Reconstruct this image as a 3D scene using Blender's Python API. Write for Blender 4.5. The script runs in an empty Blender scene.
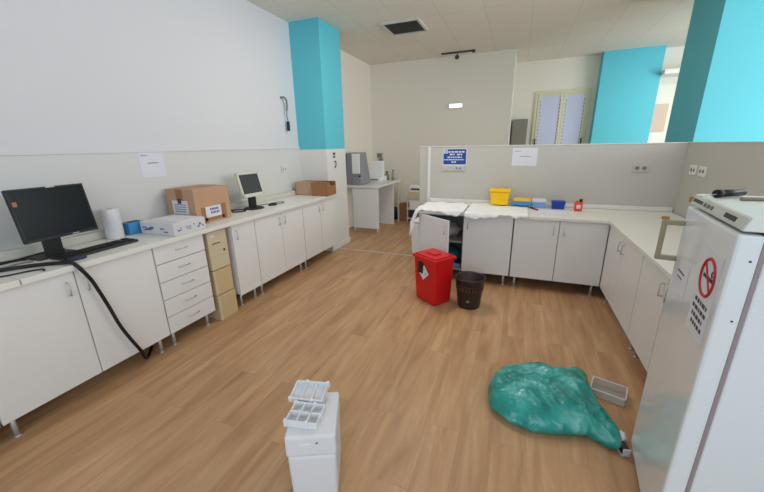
import bpy, bmesh, math, random
from mathutils import Vector, Matrix, noise
PI = math.pi
sc = bpy.context.scene
COL = sc.collection
R = math.radians

# ------------------------------------------------------------------ materials
def lin(c):
    return tuple((v/12.92 if v <= .04045 else ((v+.055)/1.055)**2.4) for v in [x/255 for x in c]) + (1,)

def mat(name, rgb, rough=.5, metal=0, spec=.5, noise_amt=0, noise_scale=6, bump=0, bump_scale=80, coat=0, trans=0, alpha=1, emis=None, estr=0, ior=1.45):
    m = bpy.data.materials.new(name); m.use_nodes = True
    nt = m.node_tree; b = nt.nodes['Principled BSDF']
    b.inputs['Base Color'].default_value = lin(rgb)
    b.inputs['Roughness'].default_value = rough
    b.inputs['Metallic'].default_value = metal
    b.inputs['Specular IOR Level'].default_value = spec
    b.inputs['Coat Weight'].default_value = coat
    b.inputs['Transmission Weight'].default_value = trans
    b.inputs['IOR'].default_value = ior
    b.inputs['Alpha'].default_value = alpha
    if emis:
        b.inputs['Emission Color'].default_value = lin(emis); b.inputs['Emission Strength'].default_value = estr
    tc = nt.nodes.new('ShaderNodeTexCoord')
    if noise_amt:
        n = nt.nodes.new('ShaderNodeTexNoise'); n.inputs['Scale'].default_value = noise_scale; n.inputs['Detail'].default_value = 4
        nt.links.new(tc.outputs['Object'], n.inputs['Vector'])
        mx = nt.nodes.new('ShaderNodeMix'); mx.data_type = 'RGBA'
        c = lin(rgb)
        mx.inputs[6].default_value = tuple(max(0, v*(1-noise_amt)) for v in c[:3]) + (1,)
        mx.inputs[7].default_value = tuple(min(1, v*(1+noise_amt)) for v in c[:3]) + (1,)
        nt.links.new(n.outputs['Fac'], mx.inputs[0]); nt.links.new(mx.outputs[2], b.inputs['Base Color'])
    if bump:
        n2 = nt.nodes.new('ShaderNodeTexNoise'); n2.inputs['Scale'].default_value = bump_scale; n2.inputs['Detail'].default_value = 3
        nt.links.new(tc.outputs['Object'], n2.inputs['Vector'])
        bp = nt.nodes.new('ShaderNodeBump'); bp.inputs['Strength'].default_value = bump; bp.inputs['Distance'].default_value = .01
        nt.links.new(n2.outputs['Fac'], bp.inputs['Height']); nt.links.new(bp.outputs['Normal'], b.inputs['Normal'])
    return m

def floor_material():
    m = bpy.data.materials.new('wood_laminate'); m.use_nodes = True
    nt = m.node_tree; L = nt.links.new; N = nt.nodes.new
    b = nt.nodes['Principled BSDF']
    tc = N('ShaderNodeTexCoord')
    mp = N('ShaderNodeMapping'); mp.inputs['Rotation'].default_value = (0, 0, PI/2)
    L(tc.outputs['Object'], mp.inputs['Vector'])
    br = N('ShaderNodeTexBrick'); br.offset = .37; br.squash = 1
    br.inputs['Color1'].default_value = (0, 0, 0, 1); br.inputs['Color2'].default_value = (1, 1, 1, 1)
    br.inputs['Mortar'].default_value = (.5, .5, .5, 1)
    br.inputs['Scale'].default_value = 1; br.inputs['Brick Width'].default_value = 1.25; br.inputs['Row Height'].default_value = .19
    br.inputs['Mortar Size'].default_value = .0012; br.inputs['Mortar Smooth'].default_value = .3; br.inputs['Bias'].default_value = 0
    L(mp.outputs['Vector'], br.inputs['Vector'])
    # grain running along the boards, shifted for each board
    ad = N('ShaderNodeVectorMath'); ad.operation = 'MULTIPLY_ADD'
    ad.inputs[1].default_value = (7, 5, 3)
    L(br.outputs['Color'], ad.inputs[0]); L(mp.outputs['Vector'], ad.inputs[2])
    sc_ = N('ShaderNodeVectorMath'); sc_.operation = 'MULTIPLY'; sc_.inputs[1].default_value = (.8, 6.5, 1)
    L(ad.outputs[0], sc_.inputs[0])
    n1 = N('ShaderNodeTexNoise'); n1.inputs['Scale'].default_value = 1.6; n1.inputs['Detail'].default_value = 6; n1.inputs['Roughness'].default_value = .6; n1.inputs['Distortion'].default_value = .6
    L(sc_.outputs[0], n1.inputs['Vector'])
    r = N('ShaderNodeValToRGB')
    r.color_ramp.elements[0].position = .28; r.color_ramp.elements[0].color = lin((164, 124, 88))
    r.color_ramp.elements[1].position = .72; r.color_ramp.elements[1].color = lin((205, 167, 128))
    e = r.color_ramp.elements.new(.5); e.color = lin((188, 147, 109))
    L(n1.outputs['Fac'], r.inputs['Fac'])
    mr = N('ShaderNodeMapRange'); mr.inputs['To Min'].default_value = .93; mr.inputs['To Max'].default_value = 1.05
    sep = N('ShaderNodeSeparateColor'); L(br.outputs['Color'], sep.inputs[0]); L(sep.outputs[0], mr.inputs['Value'])
    mu = N('ShaderNodeVectorMath'); mu.operation = 'SCALE'
    L(r.outputs['Color'], mu.inputs[0]); L(mr.outputs['Result'], mu.inputs['Scale'])
    mx = N('ShaderNodeMix'); mx.data_type = 'RGBA'; mx.inputs[7].default_value = lin((118, 86, 60))
    mf = N('ShaderNodeMath'); mf.operation = 'MULTIPLY'; mf.inputs[1].default_value = .35
    L(br.outputs['Fac'], mf.inputs[0]); L(mf.outputs[0], mx.inputs[0]); L(mu.outputs[0], mx.inputs[6])
    L(mx.outputs[2], b.inputs['Base Color'])
    b.inputs['Roughness'].default_value = .42; b.inputs['Specular IOR Level'].default_value = .35
    return m

def ceiling_material():
    m = bpy.data.materials.new('ceiling_tile'); m.use_nodes = True
    nt = m.node_tree; L = nt.links.new; N = nt.nodes.new
    b = nt.nodes['Principled BSDF']; tc = N('ShaderNodeTexCoord')
    br = N('ShaderNodeTexBrick'); br.offset = 0
    br.inputs['Scale'].default_value = 1; br.inputs['Brick Width'].default_value = .6; br.inputs['Row Height'].default_value = .6
    br.inputs['Mortar Size'].default_value = .008
    br.inputs['Color1'].default_value = lin((226, 220, 208)); br.inputs['Color2'].default_value = lin((230, 224, 212)); br.inputs['Mortar'].default_value = lin((218, 212, 200))
    L(tc.outputs['Object'], br.inputs['Vector']); L(br.outputs['Color'], b.inputs['Base Color'])
    b.inputs['Roughness'].default_value = .9
    return m

M = {}
M['wall'] = mat('wall_paint', (212, 213, 217), .75, bump=.04, bump_scale=220)
M['wall_warm_lit'] = mat('wall_paint_warm_lit', (234, 227, 214), .8, bump=.04, bump_scale=220)  # wall paint with the far room's warm light put into its colour
M['dado'] = mat('dado_paint', (190, 187, 180), .45, noise_amt=.02, noise_scale=2)
M['dado_left'] = mat('dado_paint_left', (209, 209, 208), .5, noise_amt=.015, noise_scale=2)
M['trim'] = mat('white_trim', (224, 223, 220), .5)
M['blue'] = mat('turquoise_paint', (96, 196, 212), .7, bump=.03, bump_scale=200)
M['lam'] = mat('white_laminate', (226, 225, 224), .38, noise_amt=.012, noise_scale=3)
M['lam_edge'] = mat('laminate_edge', (190, 186, 178), .5)
M['top'] = mat('worktop_laminate', (226, 225, 219), .35, noise_amt=.02, noise_scale=9)
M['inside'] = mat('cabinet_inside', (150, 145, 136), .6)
M['steel'] = mat('steel', (196, 196, 194), .35, metal=.45)
M['floor'] = floor_material()
M['ceil'] = ceiling_material()
M['black'] = mat('black_plastic', (26, 27, 29), .45)
M['blackrub'] = mat('black_rubber', (20, 20, 21), .55)
M['screen'] = mat('dark_screen', (13, 15, 18), .3, spec=.25)
M['screen2'] = mat('grey_screen', (62, 66, 66), .25)
M['silver'] = mat('silver_plastic', (206, 204, 192), .4)
M['beige'] = mat('beige_plastic', (206, 192, 162), .5, noise_amt=.03)
M['tan'] = mat('tan_panel', (204, 180, 140), .55, noise_amt=.03)
M['card'] = mat('cardboard', (188, 150, 122), .85, noise_amt=.06, noise_scale=5)
M['card_dark'] = mat('packing_tape', (158, 110, 80), .45)
M['card_pale'] = mat('pale_cardboard', (186, 154, 130), .85, noise_amt=.05)
M['card_brown'] = mat('brown_cardboard', (156, 110, 76), .85, noise_amt=.08)
M['paper'] = mat('paper', (218, 219, 228), .8)
M['ink'] = mat('ink', (70, 70, 76), .8)
M['bluink'] = mat('blue_ink', (62, 66, 120), .8)
M['purple'] = mat('purple_print', (110, 100, 160), .7)
M['film'] = mat('plastic_film', (214, 212, 216), .3, noise_amt=.05, noise_scale=20)
M['sheet'] = mat('white_sheet', (238, 238, 238), .6)
M['signblue'] = mat('sign_blue', (26, 70, 150), .5)
M['yellow'] = mat('yellow_plastic', (250, 200, 0), .4)
M['cream'] = mat('orange_lid', (240, 190, 80), .45)
M['medblue'] = mat('mid_blue_plastic', (62, 140, 196), .4)
M['paleblue'] = mat('pale_blue_plastic', (120, 165, 225), .3)
M['darkblue'] = mat('dark_blue_plastic', (20, 62, 165), .35)
M['red'] = mat('red_plastic', (205, 22, 24), .38)
M['redlabel'] = mat('orange_red_plastic', (228, 76, 52), .4)
M['dkbrown'] = mat('dark_brown_plastic', (52, 40, 42), .4)
M['bronze'] = mat('bronze_motif', (90, 66, 52), .4)
M['fridge'] = mat('fridge_enamel', (222, 228, 232), .17, coat=.3)
M['fridge_top'] = mat('fridge_top', (216, 220, 214), .4)
M['gasket'] = mat('grey_gasket', (150, 136, 138), .6)
M['panel'] = mat('control_panel', (196, 202, 196), .4)
M['handle'] = mat('beige_handle', (160, 152, 128), .45)
M['prohib'] = mat('prohibition_red', (190, 40, 48), .5)
M['foam'] = mat('polystyrene', (226, 227, 232), .6, bump=.12, bump_scale=260)
M['foam_hole'] = mat('shadow_hole', (120, 122, 126), .8)
M['frame'] = mat('cream_window_frame', (216, 212, 180), .45)
M['pane'] = mat('frosted_pane_glow', (176, 180, 198), .35, emis=(170, 176, 206), estr=.22)  # emission stands in for daylight behind the glass
M['greycab'] = mat('grey_metal', (128, 124, 114), .5)
M['greymach'] = mat('grey_machine', (142, 142, 150), .5)
M['vent'] = mat('vent_metal', (120, 120, 112), .5)
M['clear'] = mat('clear_plastic', (228, 226, 220), .15, alpha=.42)
M['lampwhite'] = mat('lamp_diffuser', (250, 250, 250), .4, emis=(255, 252, 246), estr=1.2)
M['navy'] = mat('navy_bag', (32, 42, 62), .5)
M['teal_box'] = mat('teal_card', (22, 92, 110), .5)
M['whitebag'] = mat('crumpled_white', (178, 172, 164), .5)
M['wood'] = mat('orange_wood', (176, 120, 62), .5)
M['pinkwall'] = mat('pinkish_board', (214, 186, 168), .7)

def bag_material():
    m = bpy.data.materials.new('teal_polythene'); m.use_nodes = True
    nt = m.node_tree; L = nt.links.new; N = nt.nodes.new
    b = nt.nodes['Principled BSDF']; tc = N('ShaderNodeTexCoord')
    n = N('ShaderNodeTexNoise'); n.inputs['Scale'].default_value = 7; n.inputs['Detail'].default_value = 5
    L(tc.outputs['Object'], n.inputs['Vector'])
    r = N('ShaderNodeValToRGB')
    r.color_ramp.elements[0].position = .3; r.color_ramp.elements[0].color = lin((4, 118, 110))
    r.color_ramp.elements[1].position = .72; r.color_ramp.elements[1].color = lin((124, 204, 198))
    e = r.color_ramp.elements.new(.52); e.color = lin((30, 156, 148))
    L(n.outputs['Fac'], r.inputs['Fac']); L(r.outputs['Color'], b.inputs['Base Color'])
    b.inputs['Roughness'].default_value = .3; b.inputs['Coat Weight'].default_value = .35
    b.inputs['Subsurface Weight'].default_value = .15; b.inputs['Subsurface Radius'].default_value = (.02, .05, .05)
    w = N('ShaderNodeTexVoronoi'); w.inputs['Scale'].default_value = 9; w.feature = 'DISTANCE_TO_EDGE'
    n3 = N('ShaderNodeTexNoise'); n3.inputs['Scale'].default_value = 5
    L(tc.outputs['Object'], n3.inputs['Vector'])
    mxv = N('ShaderNodeVectorMath'); mxv.operation = 'MULTIPLY_ADD'; mxv.inputs[1].default_value = (.35, .35, .35)
    L(n3.outputs['Color'], mxv.inputs[0]); L(tc.outputs['Object'], mxv.inputs[2]); L(mxv.outputs[0], w.inputs['Vector'])
    bp = N('ShaderNodeBump'); bp.inputs['Strength'].default_value = .55; bp.inputs['Distance'].default_value = .03
    L(w.outputs['Distance'], bp.inputs['Height']); L(bp.outputs['Normal'], b.inputs['Normal'])
    return m
M['bag'] = bag_material()

# ------------------------------------------------------------------ mesh builder
class MB:
    def __init__(s): s.bm = bmesh.new(); s.mats = []
    def _mi(s, m):
        if m is None: return 0
        if m not in s.mats: s.mats.append(m)
        return s.mats.index(m)
    def box(s, x0, x1, y0, y1, z0, z1, bev=0, mx=None, seg=2, m=None):
        t = bmesh.new(); bmesh.ops.create_cube(t, size=1)
        for v in t.verts:
            v.co = Vector(((x0+x1)/2+v.co.x*(x1-x0), (y0+y1)/2+v.co.y*(y1-y0), (z0+z1)/2+v.co.z*(z1-z0)))
        if bev: bmesh.ops.bevel(t, geom=t.edges[:], offset=bev, segments=seg, affect='EDGES', profile=.5)
        return s._add(t, mx, m)
    def _add(s, t, mx=None, m=None):
        if mx is not None: bmesh.ops.transform(t, matrix=mx, verts=t.verts)
        i = s._mi(m)
        mp = {v: s.bm.verts.new(v.co) for v in t.verts}
        for f in t.faces:
            try: nf = s.bm.faces.new([mp[v] for v in f.verts]); nf.material_index = i; nf.smooth = f.smooth
            except ValueError: pass
        t.free(); return s
    def cyl(s, a, b, r0, r1=None, n=20, caps=True, m=None):
        a = Vector(a); b = Vector(b); r1 = r0 if r1 is None else r1
        t = bmesh.new(); d = b-a
        q = d.to_track_quat('Z', 'Y').to_matrix().to_4x4()
        bmesh.ops.create_cone(t, cap_ends=caps, segments=n, radius1=r0, radius2=r1, depth=d.length)
        for f in t.faces: f.smooth = len(f.verts) == 4
        return s._add(t, Matrix.Translation((a+b)/2) @ q, m)
    def tube(s, pts, r, n=8, sub=6, m=None):
        P = [Vector(p) for p in pts]
        C = []
        for i in range(len(P)-1):                       # Catmull-Rom
            p0 = P[max(0, i-1)]; p1 = P[i]; p2 = P[i+1]; p3 = P[min(len(P)-1, i+2)]
            for k in range(sub):
                t = k/sub
                C.append(.5*((2*p1)+(p2-p0)*t+(2*p0-5*p1+4*p2-p3)*t*t+(3*p1-p0-3*p2+p3)*t**3))
        C.append(P[-1])
        t = bmesh.new(); rings = []
        up = Vector((0, 0, 1))
        for i, c in enumerate(C):
            d = (C[min(i+1, len(C)-1)]-C[max(i-1, 0)]).normalized()
            u = d.cross(up)
            if u.length < 1e-3: u = d.cross(Vector((1, 0, 0)))
            u.normalize(); w = u.cross(d)
            rings.append([t.verts.new(c+u*math.cos(2*PI*k/n)*r+w*math.sin(2*PI*k/n)*r) for k in range(n)])
        for a, b in zip(rings, rings[1:]):
            for k in range(n):
                f = t.faces.new((a[k], a[(k+1) % n], b[(k+1) % n], b[k])); f.smooth = True
        t.faces.new(rings[0]); t.faces.new(rings[-1][::-1])
        return s._add(t, None, m)
    def lathe(s, prof, c=(0, 0), n=32, m=None):
        t = bmesh.new()
        rings = [[t.verts.new((c[0]+r*math.cos(2*PI*k/n), c[1]+r*math.sin(2*PI*k/n), z)) for k in range(n)] for r, z in prof]
        for a, b in zip(rings, rings[1:]):
            for k in range(n):
                f = t.faces.new((a[k], a[(k+1) % n], b[(k+1) % n], b[k])); f.smooth = True
        if prof[0][0] > 1e-4: t.faces.new(rings[0][::-1])
        if prof[-1][0] > 1e-4: t.faces.new(rings[-1])
        return s._add(t, None, m)
    def frustum(s, r0, r1, z0, z1, bev=0, seg=3, mx=None, m=None):
        # rectangles (x0,x1,y0,y1) at z0 and z1
        t = bmesh.new()
        A = [t.verts.new((x, y, z0)) for x, y in ((r0[0], r0[2]), (r0[1], r0[2]), (r0[1], r0[3]), (r0[0], r0[3]))]
        B = [t.verts.new((x, y, z1)) for x, y in ((r1[0], r1[2]), (r1[1], r1[2]), (r1[1], r1[3]), (r1[0], r1[3]))]
        t.faces.new(A[::-1]); t.faces.new(B)
        for k in range(4): t.faces.new((A[k], A[(k+1) % 4], B[(k+1) % 4], B[k]))
        if bev: bmesh.ops.bevel(t, geom=t.edges[:], offset=bev, segments=seg, affect='EDGES', profile=.5)
        return s._add(t, mx, m)
    def grid(s, fn, nu, nv, m=None):
        t = bmesh.new()
        V = [[t.verts.new(fn(i/nu, j/nv)) for j in range(nv+1)] for i in range(nu+1)]
        for i in range(nu):
            for j in range(nv):
                f = t.faces.new((V[i][j], V[i+1][j], V[i+1][j+1], V[i][j+1])); f.smooth = True
        return s._add(t, None, m)
    def build(s, name, m, parent=None, loc=None, rotz=0):
        me = bpy.data.meshes.new(name)
        bmesh.ops.recalc_face_normals(s.bm, faces=s.bm.faces)
        s.bm.to_mesh(me); s.bm.free()
        for mm in ([m] if not s.mats else s.mats): me.materials.append(M[mm])
        o = bpy.data.objects.new(name, me); COL.objects.link(o)
        if parent: o.parent = parent
        if loc is not None: o.location = loc
        o.rotation_euler.z = rotz
        return o

def B(x0, x1, y0, y1, z0, z1, bev=0): return MB().box(x0, x1, y0, y1, z0, z1, bev)
def tag(o, label, cat, group=None, kind=None):
    o['label'] = label; o['category'] = cat
    if group: o['group'] = group
    if kind: o['kind'] = kind
    return o
def thing(name, label, cat, loc=(0, 0, 0), rotz=0, group=None):
    o = bpy.data.objects.new(name, None); COL.objects.link(o)
    o.location = loc; o.rotation_euler.z = rotz; o.empty_display_size = .1
    return tag(o, label, cat, group)
def struct(name, mb, m, label=None):
    o = mb.build(name, m); o['kind'] = 'structure'
    if label: o['label'] = label
    return o
def solid(o, th):
    md = o.modifiers.new('solid', 'SOLIDIFY'); md.thickness = th; md.offset = 0
    return o

# ------------------------------------------------------------------ setting
CH = 3.45
struct('floor', B(-3.45, 5.6, -2.6, 9.2, -.08, 0), 'floor')
struct('ceiling', B(-3.45, 5.6, -2.6, 9.2, CH, CH+.1), 'ceil')
struct('wall_left', B(-3.45, -3.3, -2.6, 5.05, 0, CH), 'wall')
struct('wall_left_far', B(-3.45, -3.3, 5.05, 9.2, 0, CH), 'wall_warm_lit')  # same wall continued, warm light of the far room in its colour
struct('trim_1', B(-3.3, -3.288, -2.6, 4.75, 0, 1.68), 'dado_left', 'grey painted dado along the left wall')
struct('trim_2', B(-3.3, -3.28, -2.6, 4.75, 1.68, 1.708, .003), 'wall', 'white strip capping the dado of the left wall')
struct('trim_3', B(-3.288, -3.225, -2.6, 4.74, .986, 1.05, .006), 'silver', 'cable trunking along the back of the left bench')
struct('wall_back', B(-3.3, -.23, 7.75, 9.05, 0, CH), 'wall_warm_lit')
struct('pillar', B(-3.3, -2.8, 4.75, 5.38, 1.665, CH), 'blue', 'turquoise upper part of the pillar on the left wall')
struct('pillar_base', B(-3.3, -2.796, 4.746, 5.384, 0, 1.665), 'trim', 'white lower part of the pillar on the left wall')
struct('baseboard_left', B(-2.8, -2.78, 4.74, 5.4, 0, .09, .004), 'trim')
# window wall with an opening
wx0, wx1, wz0, wz1 = .235, 1.335, 1.0, 2.81
wb = MB()
wb.box(-.23, wx0, 9.0, 9.15, 0, CH); wb.box(wx1, 5.6, 9.0, 9.15, 0, CH)
wb.box(wx0, wx1, 9.0, 9.15, 0, wz0); wb.box(wx0, wx1, 9.0, 9.15, wz1, CH)
struct('wall_window', wb, 'wall_warm_lit')
win = MB(); t = .06
win.box(wx0, wx0+t, 8.965, 9.06, wz0, wz1, .006); win.box(wx1-t, wx1, 8.965, 9.06, wz0, wz1, .006)
win.box(wx0+t, wx1-t, 8.967, 9.058, wz1-t, wz1, .006); win.box(wx0+t, wx1-t, 8.967, 9.058, wz0, wz0+t, .006)
wo = struct('window_1', win, 'frame')
wm = (wx0+wx1)/2+.02
for a, b in ((wx0+t, wm-.004), (wm+.004, wx1-t)):
    s = MB(); q = .05
    s.box(a, a+q, 8.955, 9.0, wz0+t, wz1-t, .006); s.box(b-q, b, 8.955, 9.0, wz0+t, wz1-t, .006)
    s.box(a+q, b-q, 8.957, 8.998, wz1-t-q, wz1-t, .006); s.box(a+q, b-q, 8.957, 8.998, wz0+t, wz0+t+q, .006)
    so = s.build('sash', 'frame', wo)
    B(a+q, b-q, 8.972, 8.985, wz0+t+q, wz1-t-q).build('pane', 'pane', so)
    g = MB()
    for x in (a+q+.004, b-q-.004):
        for k in range(22):
            z = wz0+.15+k*.075
            if z < wz1-.2: g.box(x-.006, x+.006, 8.968, 8.974, z, z+.04)
    g.build('gasket', 'ink', so)
    hx = a+.02 if a < .5 else b-.02
    MB().box(hx-.012, hx+.012, 8.935, 8.956, 1.66, 1.80, .004).build('handle', 'black', so)
struct('pillar_middle', B(1.42, 2.44, 8.74, 9.0, 0, CH), 'blue', 'turquoise pillar beside the window')
struct('pillar_right', B(1.91, 3.7, 5.25, 6.13, 0, CH), 'blue', 'large turquoise pillar behind the low right wall')
struct('beam', B(2.44, 5.6, 8.55, 9.0, 2.92, 3.0), 'trim', 'white ledge high on the far wall')
tag(B(2.46, 2.74, 8.96, 9.0, 1.9, 2.42, .004).build('wall_board', 'pinkwall'), 'pinkish board on the far wall between the two turquoise pillars', 'board')
struct('wall_partition', B(-1.32, 1.85, 4.85, 4.97, 0, 1.672), 'dado')
struct('trim_4', B(-1.2, -1.165, 4.838, 4.86, 0, 1.672, .003), 'trim', 'white upright strip near the left end of the partition')
struct('trim_5', B(-1.32, 1.85, 4.842, 4.98, 1.672, 1.682, .002), 'trim', 'white strip along the top of the partition')
struct('trim_6', B(-1.16, 1.716, 4.825, 4.85, .906, .955, .004), 'trim', 'white upstand behind the back worktop')
struct('wall_right', B(1.73, 1.85, .2, 4.85, 0, 1.675), 'dado')
struct('trim_7', B(1.722, 1.86, .192, 4.85, 1.675, 1.685, .002), 'trim', 'white strip along the top of the low right wall')
struct('trim_8', B(-2.78, -1.32, 4.93, 4.97, 0, .004), 'lam_edge', 'threshold strip across the floor beside the pillar')
# walls out of the picture with daylight openings
rw = MB()
rw.box(-3.45, -1.6, -2.75, -2.6, 0, CH); rw.box(4.6, 5.6, -2.75, -2.6, 0, CH)
rw.box(-1.6, 4.6, -2.75, -2.6, 0, .9); rw.box(-1.6, 4.6, -2.75, -2.6, 3.1, CH)
struct('wall_rear', rw, 'wall')
ow = MB()
ow.box(5.6, 5.75, -2.6, 1.0, 0, CH); ow.box(5.6, 5.75, 7.0, 9.2, 0, CH)
ow.box(5.6, 5.75, 1.0, 7.0, 0, .5); ow.box(5.6, 5.75, 1.0, 7.0, 3.2, CH)
struct('wall_outer', ow, 'wall')

# ------------------------------------------------------------------ small prints
def words_row(mb, x0, x1, z, h, rnd, y=-.0012, wmin=.25, wmax=.6):
    """a row of illegible word marks on the plane y, from x0 to x1"""
    x = x0
    while x < x1-.2*h:
        w = min(x1-x, h*rnd.uniform(1.5, 4)*(wmin+wmax)); mb.box(x, x+w, y-.0006, y, z, z+h); x += w+h*.5
    return mb

# ------------------------------------------------------------------ cabinets
def bow_handle(parent, x, y, z0, z1, horizontal=False, L=.1):
    h = MB()
    if horizontal: pts = [(x-L/2, y, z0), (x-L/2, y-.022, z0), (x+L/2, y-.022, z0), (x+L/2, y, z0)]
    else: pts = [(x, y, z0), (x, y-.022, z0), (x, y-.022, z1), (x, y, z1)]
    for a, b in zip(pts, pts[1:]): h.cyl(a, b, .0045, n=8)
    return h.build('handle', 'steel', parent)

def cab_leg(parent, x, y, h):
    m = MB(); m.cyl((x, y, .012), (x, y, h), .014, n=14); m.cyl((x, y, 0), (x, y, .014), .02, .017, n=14)
    return m.build('leg', 'steel', parent)

def cabinet(label, loc, rotz, w, d, z0, z1, doors=2, drawers=0, hand='mid', legs=(1, 1), open_left=None, group=None, hz=None, name='base_cabinet'):
    t = thing(name, label, 'cabinet', loc, rotz, group)
    b = MB(); th = .018
    b.box(0, th, .02, d, z0, z1); b.box(w-th, w, .02, d, z0, z1); b.box(0, w, .02, d, z0, z0+th); b.box(0, w, d-th, d, z0, z1); b.box(0, w, .02, d, z1-th, z1)
    if doors == 2 and open_left is not None: b.box(w/2-.009, w/2+.009, .03, d, z0, z1); b.box(th, w/2, .06, d, .5, .518)
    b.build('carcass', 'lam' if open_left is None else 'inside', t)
    g = .003
    if drawers:
        hh = (z1-z0)/drawers
        for k in range(drawers):
            a = z0+k*hh
            dr = B(g, w-g, 0, .019, a+g, a+hh-g, .002).build('drawer', 'lam', t)
            bow_handle(dr, w*.5, 0, a+hh*.55, 0, True, .1)
    for k in range(doors):
        dw = w/doors; x0 = k*dw+g; x1 = (k+1)*dw-g
        if open_left is not None and k == 0:
            # hinged at its left edge, standing open
            dr = B(0, x1-x0, 0, .019, z0+g, z1-g, .002).build('door', 'lam', t, (x0, 0, 0), -open_left)
            bow_handle(dr, x1-x0-.05, 0, z1-.17, z1-.07); continue
        dr = B(x0, x1, 0, .019, z0+g, z1-g, .002).build('door', 'lam', t)
        if hand == 'mid': hx = x1-.05 if k == 0 else x0+.05
        elif hand == 'left': hx = x0+.05
        else: hx = x1-.05
        bow_handle(dr, hx, 0, z1-.16, z1-.07)
    for k, on in enumerate(legs):
        if on: cab_leg(t, .06 if k == 0 else w-.06, .07, z0)
    cab_leg(t, .06, d-.06, z0); cab_leg(t, w-.06, d-.06, z0)
    return t

LX = -2.69; LZ0, LZ1 = .15, .945; LD = .56
L90 = PI/2
cabinet('white two-door base cabinet at the left edge of the photo', (LX, -.43, 0), L90, 1.085, LD, LZ0, LZ1)
cabinet('white two-door base cabinet below the widescreen monitor with a cable hanging over it', (LX, .66, 0), L90, 1.07, LD, LZ0, LZ1)
cabinet('white base cabinet with five drawers left of the beige cases', (LX, 1.735, 0), L90, .485, LD, LZ0, LZ1, doors=0, drawers=5, name='drawer_cabinet')
cabinet('narrow one-door white base cabinet right of the beige cases', (LX, 2.565, 0), L90, .335, LD, LZ0, LZ1, doors=1, hand='left')
cabinet('white two-door base cabinet below the small square monitor', (LX, 2.903, 0), L90, .93, LD, LZ0, LZ1)
cabinet('white two-door base cabinet at the pillar below the cardboard trays', (LX, 3.837, 0), L90, .905, LD, LZ0, LZ1)

def worktop(label, x0, x1, y0, y1, z1, th=.04, edge=None):
    t = thing('worktop', label, 'worktop', ((x0+x1)/2, (y0+y1)/2, z1-th))
    cx, cy = (x0+x1)/2, (y0+y1)/2
    B(x0-cx, x1-cx, y0-cy, y1-cy, 0, th, .004).build('slab', 'top', t)
    return t
worktop('short near length of grey white bench worktop at the left photo edge', -3.285, -2.66, -.45, .925, .985)
worktop('long white bench worktop along the left wall up to the pillar', -3.285, -2.66, .93, 4.735, .985)

BZ0, BZ1 = .145, .868
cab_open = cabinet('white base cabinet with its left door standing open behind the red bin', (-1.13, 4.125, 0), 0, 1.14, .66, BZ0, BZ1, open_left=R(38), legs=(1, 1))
cabinet('white two-door base cabinet in the corner under the yellow and blue tubs', (.02, 4.125, 0), 0, .947, .66, BZ0, BZ1)
cabinet('white two-door base cabinet along the right wall nearest the corner', (.97, 4.12, 0), -L90, 1.08, .66, BZ0, BZ1)
cabinet('white two-door base cabinet along the right wall next to the fridge', (.97, 3.035, 0), -L90, 1.0, .66, BZ0, BZ1)
worktop('white worktop along the partition under the draped sheets', -1.15, 1.715, 4.10, 4.825, .905, .036)
worktop('white worktop along the right wall running behind the fridge', .945, 1.715, 2.05, 4.098, .905, .036)

# things inside the open cabinet
o = MB()
def crump(c, rx, ry, rz, seed, amp=.18, n=22):
    c = Vector(c)
    def f(u, v):
        th = 2*PI*u; ph = PI*v
        d = Vector((math.cos(th)*math.sin(ph), math.sin(th)*math.sin(ph), -math.cos(ph)))
        k = 1+amp*noise.noise(d*2.3+Vector((seed, 0, 0)))+amp*.5*noise.noise(d*6+Vector((0, seed, 0)))
        p = Vector((d.x*rx*k, d.y*ry*k, d.z*rz*k))
        p.z = max(p.z, -rz*.8)
        return c+p+Vector((0, 0, rz*.8))
    return MB().grid(f, n, n//2+4)
tag(crump((-.84, 4.42, .519), .2, .16, .11, 3).build('plastic_bag', 'whitebag'), 'crumpled whitish plastic bag on the shelf inside the open cabinet', 'bag')
tag(crump((-.8, 4.40, .164), .21, .16, .13, 8).build('storage_bag', 'teal_box'), 'dark teal bag at the bottom of the open cabinet', 'bag')
tag(B(-.72, -.585, 4.2, 4.26, .164, .20, .004).build('pale_packet', 'paleblue'), 'pale blue packet lying at the front bottom of the open cabinet', 'packet')

# ------------------------------------------------------------------ left bench
# widescreen monitor
def monitor(label, bottom, yaw, tilt, w, h, fr, scr, bz, base_r, zc, deep=.05, wide=True):
    cx, cy, cz = bottom
    t = thing('monitor', label, 'monitor', (cx, cy, zc), yaw+PI/2)    # local: -y faces the room
    hz = cz-zc
    T = Matrix.Translation((0, 0, hz)) @ Matrix.Rotation(-tilt, 4, 'X')
    m = MB(); m.box(-w/2, w/2, 0, deep*.5, 0, h, .006, T); m.box(-w*.38, w*.38, deep*.4, deep, h*.14, h*.86, .012, T)
    m.box(-w/2, w/2, -.006, .002, 0, bz*1.5, .002, T); m.box(-w/2, w/2, -.006, .002, h-bz, h, .002, T)
    m.box(-w/2, -w/2+bz, -.006, .002, 0, h, .002, T); m.box(w/2-bz, w/2, -.006, .002, 0, h, .002, T)
    m.build('housing', fr, t)
    s = MB(); s.box(-w/2+bz, w/2-bz, -.0025, .001, bz*1.5, h-bz, 0, T); s.build('screen', scr, t)
    nk = MB(); nx = -.06 if wide else 0; nk.box(nx-.05, nx+.05, deep*.5, deep*.5+.045, 0.008, hz+h*.35, .01); nk.build('neck', 'black', t)
    bs = MB()
    if wide: bs.box(-.17, .06, .02, .165, 0, .016, .007)
    else: bs.lathe([(.001, 0), (.12, 0), (.122, .008), (.1, .018), (.03, .03), (.001, .03)], (0, .03))
    bs.build('stand_base', 'black', t)
    return t, T
m1, T1 = monitor('black widescreen monitor with dark screen and small orange sticker', (-2.975, 1.335, 1.12), R(5), R(8), .45, .355, 'black', 'screen', .012, .1, .985)
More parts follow.
